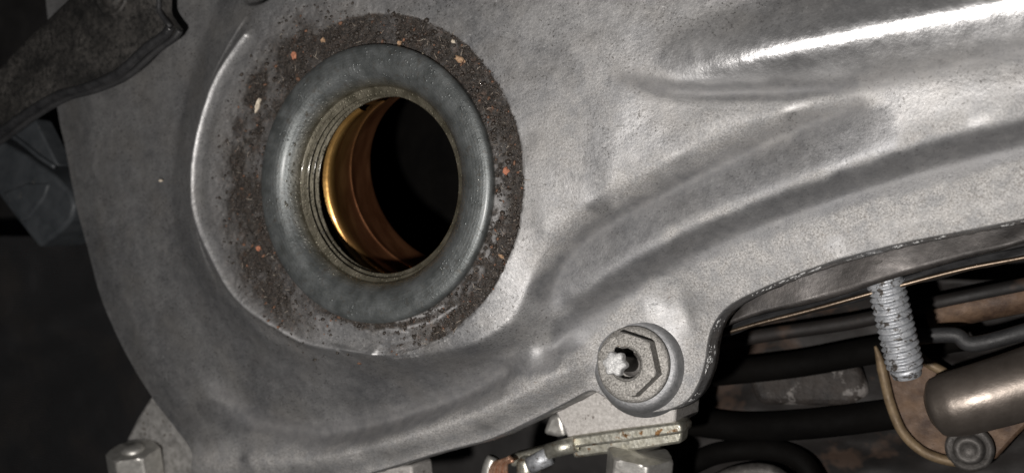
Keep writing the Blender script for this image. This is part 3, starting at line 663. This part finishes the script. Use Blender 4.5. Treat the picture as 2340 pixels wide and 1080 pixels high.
# flakes lying on the pad: things of their own
def flake(u, v, size, mat, label, name='debris_flake', asp=1.0, rot=0.0, th=0.35):
    c = px(u, v, -0.2); c = px(u, v, zat(c[0], c[1])+0.15); R_ = random.Random(int(u*7+v)); n = 14; top = []; rim = []; bot = []
    for k in range(n):
        t = 2*math.pi*k/n; r = 0.72*size*R_.uniform(0.62, 1.1); p = np.array([r*math.cos(t)*asp, r*math.sin(t)/asp]); cr, sr = math.cos(rot), math.sin(rot)
        p = np.array([p[0]*cr-p[1]*sr, p[0]*sr+p[1]*cr])
        rim.append(np.array([c[0]+p[0], c[1]+p[1], c[2]+R_.uniform(0, .1)])); top.append(np.array([c[0]+p[0]*.7, c[1]+p[1]*.7, c[2]+th*R_.uniform(.5, 1.1)])); bot.append(np.array([c[0]+p[0]*.9, c[1]+p[1]*.9, c[2]-.35]))
    V = top+rim+bot+[np.array([c[0], c[1], c[2]+th*.8])]; Fc = []
    for k in range(n):
        j = (k+1) % n; Fc += [(k, j, 3*n), (n+k, n+j, j, k), (2*n+k, 2*n+j, n+j, n+k)]
    Fc.append(tuple(range(3*n-1, 2*n-1, -1)))
    mesh(name, V, Fc, M[mat], smooth=False, label=label, category='flake')
flake(671, 126, 1.05, 'rust_flake', 'orange rust flake at upper left of the filler neck on dark grime', asp=.85)
flake(1156, 391, 1.0, 'rust_flake', 'orange rust flake on the grimy pad right of the filler neck')
flake(1050, 136, 1.35, 'tan_flake', 'brown flat flake on grime at upper right of filler neck', asp=1.35, rot=-.5)
flake(1036, 95, .6, 'pale_flake', 'small pale flake near the top right rim of the grimy pad')
flake(966, 126, .55, 'pale_flake', 'small pale flake touching the top of the filler neck')
flake(913, 98, .65, 'tan_flake', 'small tan flake above the top of the filler neck')
flake(738, 92, .7, 'tan_flake', 'small brown flake between orange flake and top of the pad')
flake(590, 567, .75, 'rust_flake', 'small orange flake left of the filler neck, low on the pad')
flake(588, 240, 1.3, 'pale_flake', 'long pale curved husk on grime left of the filler neck', asp=.55, rot=-.4)
flake(1146, 585, .7, 'tan_flake', 'small tan flake at lower right edge of the grimy pad', asp=1.4, rot=-.6)
flake(367, 413, .42, 'pale_flake', 'tiny pale speck on the bare left flank of the cover')

# ------------------------------------------------------------------ nut and its stud
NB = NC+NA*1.95
nut = empty('flange_nut', NB, label='dull grey flanged hex nut on the boss of the engine cover', category='nut')
V, Fc = lathe([(6.3, 0.02), (6.4, 0.3), (6.38, 0.75), (6.2, 0.98), (5.6, 1.1), (2.0, 1.3)], NB, NA, 80, hint=HY)
o = mesh('flange', V, Fc, M['nut']); adopt(o, nut)
V, Fc = hexprism(5.5, 1.0, 4.0, NB, NA, rot=math.radians(-14), cham=0.7, hole=2.9, segs=120, hint=HY)
o = mesh('hex_body', V, Fc, M['nut'], angle=38); adopt(o, nut)
def nthr(r, z, t):
    return r-0.36*abs(((z/0.9-t/(2*math.pi)) % 1)-0.5)*2 if z < 3.7 else r
V, Fc = lathe([(2.92, 4.0), (2.8, 3.75)]+[(2.7, 3.7-0.1*k) for k in range(34)], NB, NA, 64, nthr, hint=HY)
o = mesh('nut_thread', V, Fc, M['nut']); adopt(o, nut)
stud = empty('cover_stud', NB+NA*2, label='bright star-ended stud sticking out of the flanged nut', category='stud')
V, Fc = lathe([(2.2, 0.2), (2.2, 0.9), (1.9, 1.3), (0.05, 1.35)], NB, NA, 48, hint=HY)
o = mesh('shank', V, Fc, M['dull']); adopt(o, stud)
def star(r, z, t): return r*(1+0.12*math.cos(6*t+.4)) if r > 0.2 else r
V, Fc = lathe([(1.25, 0.8), (1.25, 7.4), (1.6, 7.9)], NB, NA, 72, hint=HY)
o = mesh('star_shaft', V, Fc, M['dull'], angle=50); adopt(o, stud)
V, Fc = lathe([(1.2, 7.6), (1.85, 7.9), (1.88, 9.0), (1.8, 9.3), (1.6, 9.45), (0.8, 9.5), (0.05, 9.45)], NB, NA, 72, star, hint=HY)
o = mesh('star_tip', V, Fc, M['stud'], angle=50); adopt(o, stud)

# ------------------------------------------------------------------ black bracket, upper left
def pslab(name, pts, depth, mat, bev=0.5, seg=3, parent=None, **pr):
    P = pxs(pts)[::-1]
    a = 0.5*sum(P[i][0]*P[(i+1) % len(P)][1]-P[(i+1) % len(P)][0]*P[i][1] for i in range(len(P)))
    if a < 0: P = P[::-1]
    V, Fc = prism(P, depth); o = mesh(name, V, Fc, mat, smooth=True, angle=30, **pr)
    if bev: bevel(o, bev, seg)
    if parent is not None: adopt(o, parent)
    return o
zb = 4.0
edge_low = smooth_path([px(*p) for p in [(388, 62, zb), (372, 82, zb), (330, 112, zb), (270, 166, zb), (200, 198, zb), (130, 218, zb), (60, 258, zb), (0, 302, zb), (-70, 350, zb)]], 60)
edge_top = smooth_path([px(*p) for p in [(-90, 250, zb), (0, 152, zb), (70, 78, zb), (160, -8, zb), (260, -110, zb)]], 24)
edge_right = smooth_path([px(*p) for p in [(360, -110, zb), (362, 0, zb), (364, 28, zb), (388, 62, zb)]], 16)
br = empty('black_bracket', px(150, 120, zb-4), label='dusty black plastic bracket with rounded lip in the upper left corner', category='bracket')
# a slightly domed plate inside the outline
ring = np.vstack([edge_low[::-1], edge_right[::-1][1:], edge_top[::-1]])
cen = ring.mean(0)
V = []; Fc = []; n = len(ring); rings = [(1.0, -3.6), (1.0, -0.6), (0.985, -0.15), (0.95, 0.0)]+[(0.95*(1-k/8), 0.5*math.sin(k/8*1.5)) for k in range(1, 8)]
for s_, dz in rings:
    for p in ring:
        q = cen+(p-cen)*s_; V.append((q[0], q[1], zb+dz+0.35*(fbm(np.array([q[0]]), np.array([q[1]]), 0.15, 2, 4)[0]-.5)))
for i in range(len(rings)-1):
    for k in range(n): j = (k+1) % n; Fc.append((i*n+k, i*n+j, (i+1)*n+j, (i+1)*n+k))
Fc.append(tuple(range((len(rings)-1)*n, len(rings)*n))); Fc.append(tuple(range(n-1, -1, -1)))
a = 0.5*np.sum(ring[:, 0]*np.roll(ring[:, 1], -1)-np.roll(ring[:, 0], -1)*ring[:, 1])
if a < 0: Fc = [q[::-1] for q in Fc]
o = mesh('plate', V, Fc, M['dusty'], angle=50); adopt(o, br)
lp = edge_low.copy(); lp[:, 2] = zb-0.2
V, Fc = tube(lp, np.full(len(lp), 0.95), 12); o = mesh('lip', V, Fc, M['lip']); adopt(o, br)
rp = edge_right.copy(); rp[:, 2] = zb-0.1
V, Fc = tube(rp, 0.5, 10); o = mesh('side_lip', V, Fc, M['rubber']); adopt(o, br)
lp2 = edge_low.copy(); lp2[:, 2] = zb-2.4; lp2[:, 0] += 0.25; lp2[:, 1] -= 0.35
V, Fc = tube(lp2, 0.7, 10); o = mesh('lower_lip', V, Fc, M['rubber']); adopt(o, br)
cc = px(255, -12, zb+.45)
V, Fc = lathe([(4.4, -.3), (4.3, .25), (3.9, .35), (3.5, .1), (2.6, .1), (2.4, .4), (0.1, .45)], cc, seg=48)
o = mesh('round_boss', V, Fc, M['dusty']); adopt(o, br)

# ------------------------------------------------------------------ blue grey plastic connector, left edge
cn_ = empty('plastic_connector', px(60, 440, -26), label='blue grey plastic connector poking out below the black bracket', category='connector')
zc = -14
pslab('housing', [(-60, 290, zc), (0, 322, zc), (60, 356, zc), (125, 402, zc), (160, 440, zc), (170, 470, zc), (160, 505, zc), (130, 536, zc), (88, 566, zc), (40, 505, zc), (0, 452, zc), (-60, 380, zc)], 13, M['conn'], 0.9, 3, cn_)
pslab('latch', [(5, 440, zc+.7), (60, 418, zc+.7), (110, 420, zc+.7), (100, 452, zc+.7), (64, 500, zc+.7), (48, 508, zc+.7)], 2.0, M['conn'], 0.5, 2, cn_)
pslab('clip_arm', [(14, 312, zc+2.2), (62, 268, zc+2.2), (78, 272, zc+2.2), (100, 315, zc+2.2), (132, 380, zc+2.2), (116, 372, zc+2.2), (70, 345, zc+2.2)], 5, M['conn'], 0.5, 2, cn_)
V, Fc = tube(smooth_path([px(20, 305, zc+2.9), px(55, 330, zc+2.9), px(92, 360, zc+2.9), px(126, 382, zc+2.6)], 14), 0.55, 8)
o = mesh('clip_rib', V, Fc, M['conn']); adopt(o, cn_)

# ------------------------------------------------------------------ woven cloth, lower left
nx_, ny_ = 70, 60
V = []; Fc = []
for i in range(nx_):
    for j in range(ny_):
        u = -140+640*i/(nx_-1); v = 540+640*j/(ny_-1)
        t = (v-(800-0.42*(u-60)))/60.0
        zz = -44+5*math.exp(-(t+0.4)**2)-4*math.exp(-((t-1.0)/1.2)**2)+3*math.sin(u*0.011+v*0.004)+2.5*float(fbm(np.array([u*.02]), np.array([v*.02]), 1., 3, 6)[0])
        V.append(px(u, v, zz))
for i in range(nx_-1):
    for j in range(ny_-1): a = i*ny_+j; Fc.append((a, a+1, a+ny_+1, a+ny_))
o = mesh('cloth_sheet', V, Fc, M['weave'], label='black woven cloth in the shadow left of the engine cover', category='cloth')
sd = o.modifiers.new('thick', 'SOLIDIFY'); sd.thickness = 0.0012

# ------------------------------------------------------------------ lug and bolt, lower left
zl = -18
lug = pslab('mounting_lug', [(345, 900, zl), (440, 1010, zl), (520, 1060, zl), (520, 1150, zl), (235, 1150, zl), (262, 1060, zl), (285, 1005, zl), (310, 955, zl)], 8, M['lug'], 1.2, 3,
            label='pale cast lug below the left end of the engine cover', category='lug')
bc = px(318, 1116, zl+3.4); ba = np.array([0.05, 0.96, 0.22]); ba /= np.linalg.norm(ba)
lb = empty('lug_bolt', bc, label='grey hex bolt lying across the pale lug at lower left', category='bolt')
V, Fc = hexprism(6.0, 0, 9.6, bc, axis=ba, rot=math.radians(38), cham=1.0, hole=0.05, segs=96)
o = mesh('hex_head', V, Fc, M['bolt'], angle=35); adopt(o, lb)
V, Fc = lathe([(2.6, 9.2), (2.5, 10.0), (1.9, 10.5), (0.05, 10.6)], bc, ba, 32); o = mesh('bolt_tip', V, Fc, M['bolt']); adopt(o, lb)

# ------------------------------------------------------------------ parts under the nut
zk = -23
pslab('head_lug', [(1262, 928, zk), (1330, 880, zk), (1400, 860, zk), (1550, 870, zk), (1542, 975, zk), (1420, 1000, zk), (1300, 1008, zk), (1285, 975, zk)], 14, M['block'], 0.5, 2,
      label='pale speckled aluminium lug below the nut boss', category='lug')
pslab('small_casting', [(1238, 992, zk-6), (1252, 950, zk-6), (1282, 940, zk-6), (1296, 1004, zk-6)], 10, M['bolt'], 1.0, 3,
      label='small grey casting in the gap left of the speckled lug', category='casting')
bp = empty('steel_bracket', px(1360, 1010, -24), label='yellowish steel bracket strip running under the speckled lug', category='bracket')
zs = -21.5
pslab('top_strip', [(1296, 998, zs), (1420, 980, zs), (1552, 964, zs), (1560, 976, zs), (1558, 990, zs), (1420, 1010, zs), (1305, 1024, zs)], 6, M['steel_yellow'], 0.7, 3, bp)
pslab('edge_strip', [(1300, 1006, zs-2.5), (1560, 975, zs-2.5), (1556, 1012, zs-2.5), (1440, 1030, zs-2.5), (1310, 1046, zs-2.5)], 4, M['steel_yellow'], 0.5, 2, bp)
pslab('left_arm', [(1158, 1040, zs-1.2), (1230, 1022, zs-1.2), (1312, 1004, zs-1.2), (1316, 1030, zs-1.2), (1250, 1050, zs-1.2), (1166, 1068, zs-1.2)], 5, M['steel_yellow'], 0.7, 3, bp)
pslab('sleeve', [(1172, 1046, zs+.6), (1210, 1040, zs+.6), (1216, 1100, zs+.6), (1176, 1105, zs+.6)], 6, M['steel_yellow'], 1.6, 4, bp)
V, Fc = tube([px(1252, 1030, zs+.2), px(1314, 1014, zs+.2)], 1.5, 16); o = mesh('formed_rib', V, Fc, M['steel_yellow']); adopt(o, bp)
V, Fc = tube([px(1212, 1062, zs-.4), px(1256, 1040, zs-.4)], 1.7, 16); o = mesh('rolled_corner', V, Fc, M['zinc']); adopt(o, bp)
hb_c = px(1457, 1110, -24.5); hb_a = np.array([0.12, 0.985, 0.10])
hb = empty('bracket_bolt', hb_c, label='grey hex bolt head hanging below the steel bracket strip', category='bolt')
V, Fc = hexprism(6.3, -4, 6.4, hb_c, axis=hb_a, rot=math.radians(3), cham=1.2, hole=0.05, segs=96)
o = mesh('hex_head', V, Fc, M['bolt'], angle=35); adopt(o, hb)
wt = empty('wire_end', px(1140, 1075, -23), label='frayed copper wire end in a grey crimp left of the steel bracket', category='wire')
V, Fc = tube(smooth_path([px(1128, 1044, -22), px(1122, 1062, -22), px(1118, 1100, -22), px(1120, 1140, -23)], 14), np.linspace(1.2, 2.2, 14), 14); o = mesh('crimp', V, Fc, M['bolt']); adopt(o, wt)
for k in range(9):
    dx = (k-4)*6
    V, Fc = tube(smooth_path([px(1166+dx*.25, 1044+abs(dx)*.3, -20+.2*k), px(1142+dx*.6, 1060, -20.5+.3*(k % 3)), px(1136+dx, 1110, -21)], 10), 0.42, 8); o = mesh('strand', V, Fc, M['copper']); adopt(o, wt)
pslab('lower_web', [(640, 1085, -24), (940, 1062, -24), (948, 1130, -24), (640, 1150, -24)], 8, M['block'], 0.6, 2, label='pale web of casting peeping out under the lower flange', category='casting')

# ------------------------------------------------------------------ right side: gasket plates, shield, stud, pipe, bracket
def ribbon(name, top, bot, thick, mat, n=60, wav=0.0, **pr):
    A = smooth_path(pxs(top), n); B = smooth_path(pxs(bot), n); V = []; Fc = []
    m = 6
    for i in range(n):
        for k in range(m):
            q = A[i]+(B[i]-A[i])*k/(m-1); q = q.copy(); q[2] += wav*math.sin(i*0.5+k*.8)*math.sin(i*0.13+1); V.append(q)
    for i in range(n-1):
        for k in range(m-1): a = i*m+k; Fc.append((a, a+1, a+m+1, a+m))
    o = mesh(name, V, Fc, mat, **pr); s_ = o.modifiers.new('thick', 'SOLIDIFY'); s_.thickness = thick*MM; s_.offset = -1
    return o
ribbon('gasket_plate', [(1600, 735, -21.5), (1700, 672, -21.5), (1850, 612, -21.5), (2050, 556, -21.5), (2340, 500, -21.5), (2480, 470, -21.5)],
       [(1600, 762, -21), (1720, 722, -21), (1860, 690, -21), (2030, 640, -21), (2200, 590, -21), (2340, 556, -21), (2480, 520, -21)], 1.0, M['plate_dark'], wav=0.22,
       label='upper dark steel gasket sheet tucked under the right flange edge', category='gasket')
ribbon('gasket_plate', [(1600, 764, -27), (1720, 722, -27), (1860, 690, -27), (2030, 640, -27), (2200, 592, -27), (2340, 562, -27), (2480, 528, -27)],
       [(1600, 772, -26), (1720, 738, -26), (1860, 702, -26), (2030, 656, -26), (2200, 612, -26), (2340, 584, -26), (2480, 552, -26)], 1.2, M['rubber'], wav=0.2,
       label='lower black gasket layer above the bronze edged strip', category='gasket')
V, Fc = tube(smooth_path(pxs([(1600, 778, -26), (1720, 742, -26), (1860, 706, -26), (2030, 659, -26), (2200, 615, -26), (2340, 588, -26), (2480, 556, -26)]), 60), 0.42, 10)
mesh('shield_bead', V, Fc, M['bronze'], label='thin bronze bead along the bottom of the black gasket', category='bead')
# shield panel: rumpled sheet
V = []; Fc = []; nu, nv_ = 90, 60
for i in range(nu):
    for j in range(nv_):
        u = 1480+1000*i/(nu-1); v = 640+560*j/(nv_-1)
        zz = -60-3*math.sin((v+0.22*u)*0.017)-0.2*math.sin((v+.18*u)*.05+1)+2*float(fbm(np.array([u*.012]), np.array([v*.03]), 1., 3, 9)[0])
        V.append(px(u, v, zz))
for i in range(nu-1):
    for j in range(nv_-1): a = i*nv_+j; Fc.append((a, a+1, a+nv_+1, a+nv_))
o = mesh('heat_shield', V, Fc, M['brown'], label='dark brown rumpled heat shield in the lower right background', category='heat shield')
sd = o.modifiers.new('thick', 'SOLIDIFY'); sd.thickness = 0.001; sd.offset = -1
# pressed ribs and a corroded raised patch on the shield
M['corr'] = mat_simple('white_corrosion', (0.012, 0.010, 0.009), (0.035, 0.028, 0.024), 0.22, (0.6, 0.8), 0.1, 0.5, 0.5, ((0.15, 0.138, 0.13), 0.16, 0.56))
SH = bpy.data.objects['heat_shield']
for pts, r_, mt in (([(1560,800,-52),(1750,765,-52),(1950,735,-52),(2150,690,-52),(2400,640,-52)], 1.4, 'brown'), ([(1560,860,-55),(1800,835,-55),(2000,800,-55),(2200,770,-57)], 2.6, 'void'),
                    ([(1560,960,-55),(1700,975,-55),(1850,968,-55),(2000,950,-56),(2200,920,-58)], 3.0, 'void'), ([(2120,720,-54),(2260,690,-54),(2440,655,-54)], 3.2, 'rust')):
    V, Fc = tube(smooth_path(pxs(pts), 30), r_, 14); mesh('pressed_rib', V, Fc, M[mt], SH)
c_ = pxs([(1700,850,-56),(1960,830,-56),(1990,900,-56),(1940,930,-56),(1730,925,-56)])
V, Fc = prism(c_[::-1], 4); o = mesh('corroded_patch', V, Fc, M['corr'], SH, angle=30); bevel(o, 1.5, 3)
V, Fc = tube(smooth_path([px(1560, 1070, -54), px(1640, 1035, -54), px(1750, 1026, -54), px(1830, 1052, -54), px(1870, 1120, -54)], 40), 2.2, 16)
mesh('rubber_hose', V, Fc, M['void'], label='black rubber hose arching along the bottom right of the nut', category='hose')
V, Fc = tube(smooth_path([px(1600, 1120, -52), px(1680, 1082, -52), px(1760, 1078, -52), px(1820, 1120, -52)], 30), 1.6, 14)
mesh('metal_line', V, Fc, M['dull'], label='thin grey metal line curving under the black rubber hose', category='pipe')
# threaded stud
sa = px(2012, 594, -26); sb = px(2073, 858, -31); L_ = np.linalg.norm(sb-sa)
def sthr(r, z, t):
    tip = min(1.0, max(0.0, (L_-z)/2.2))
    rr = r*(0.74+0.26*tip)
    return rr-0.45*abs(((z/1.1-t/(2*math.pi)) % 1)-.5)*2*tip
prof_s = [(3.15, z) for z in np.arange(0, L_-0.01, 0.11)]+[(3.15, L_), (0.02, L_)]
V, Fc = lathe(prof_s, sa, sb-sa, 40, lambda r, z, t: sthr(r, z, t) if r > 1 else r)
mesh('threaded_stud', V, Fc, M['zinc'], label='bright zinc threaded stud pointing down below the right flange', category='stud')
V, Fc = lathe([(4.9, -1.2), (4.9, 0.3), (4.3, .6), (3.0, .6)], sa, sb-sa, 40)
mesh('stud_collar', V, Fc, M['dull'], label='blurred grey collar at the root of the threaded stud', category='collar')
# rusty bracket with tan edge, pipe, bolt
zr = -53
rb = empty('rusty_bracket', px(2150, 930, zr), label='rusty brown curved bracket with tan edge behind the pipe', category='bracket')
lip = [(2010, 820, zr), (2022, 870, zr), (2036, 925, zr), (2062, 985, zr), (2105, 1028, zr), (2160, 1050, zr), (2215, 1056, zr)]
pslab('plate', lip+[(2275, 1050, zr), (2320, 1000, zr), (2420, 900, zr), (2420, 810, zr), (2160, 850, zr), (2090, 820, zr), (2050, 796, zr)], 2.5, M['rust'], 0.6, 2, rb)
lp = smooth_path(pxs([(2000, 790, zr+1)]+[(a, b, zr+1.0) for a, b, _ in lip]), 40)
V, Fc = tube(lp, np.interp(np.arange(40), [0, 8, 40], [0.25, 0.95, 0.95]), 10); o = mesh('rolled_edge', V, Fc, M['tan']); adopt(o, rb)
V, Fc = tube(smooth_path(pxs([(2085, 800, zr+1), (2120, 828, zr+1), (2170, 856, zr+1)]), 14), 0.9, 8); o = mesh('upper_edge', V, Fc, M['tan']); adopt(o, rb)
pp = smooth_path(pxs([(2125, 935, -44), (2220, 912, -43.5), (2330, 880, -44), (2480, 832, -45)]), 40)
V, Fc = tube(pp, np.interp(np.linspace(0, 1, 40), [0, .06, .2, 1], [3.0, 5.2, 5.8, 6.2]), 40)
mesh('metal_pipe', V, Fc, M['pipe'], label='bronze brown metal pipe with bright highlight entering from the right', category='pipe')
b2 = px(2216, 1022, zr+1)
V, Fc = lathe([(4.2, 0), (4.2, .8), (3.6, 1.2), (2.9, 1.0), (2.7, 1.6), (2.5, 2.6), (1.6, 2.9), (1.2, 2.2), (0.05, 2.2)], b2, seg=40)
mesh('bracket_rivet', V, Fc, M['dull'], label='round grey rivet at the foot of the rusty bracket', category='rivet')
V, Fc = tube(smooth_path(pxs([(2080, 770, -44), (2180, 765, -44), (2230, 785, -44), (2400, 740, -44)]), 30), 1.4, 12)
mesh('thin_line', V, Fc, M['rubber'], label='thin black line crossing behind the threaded stud', category='cable')
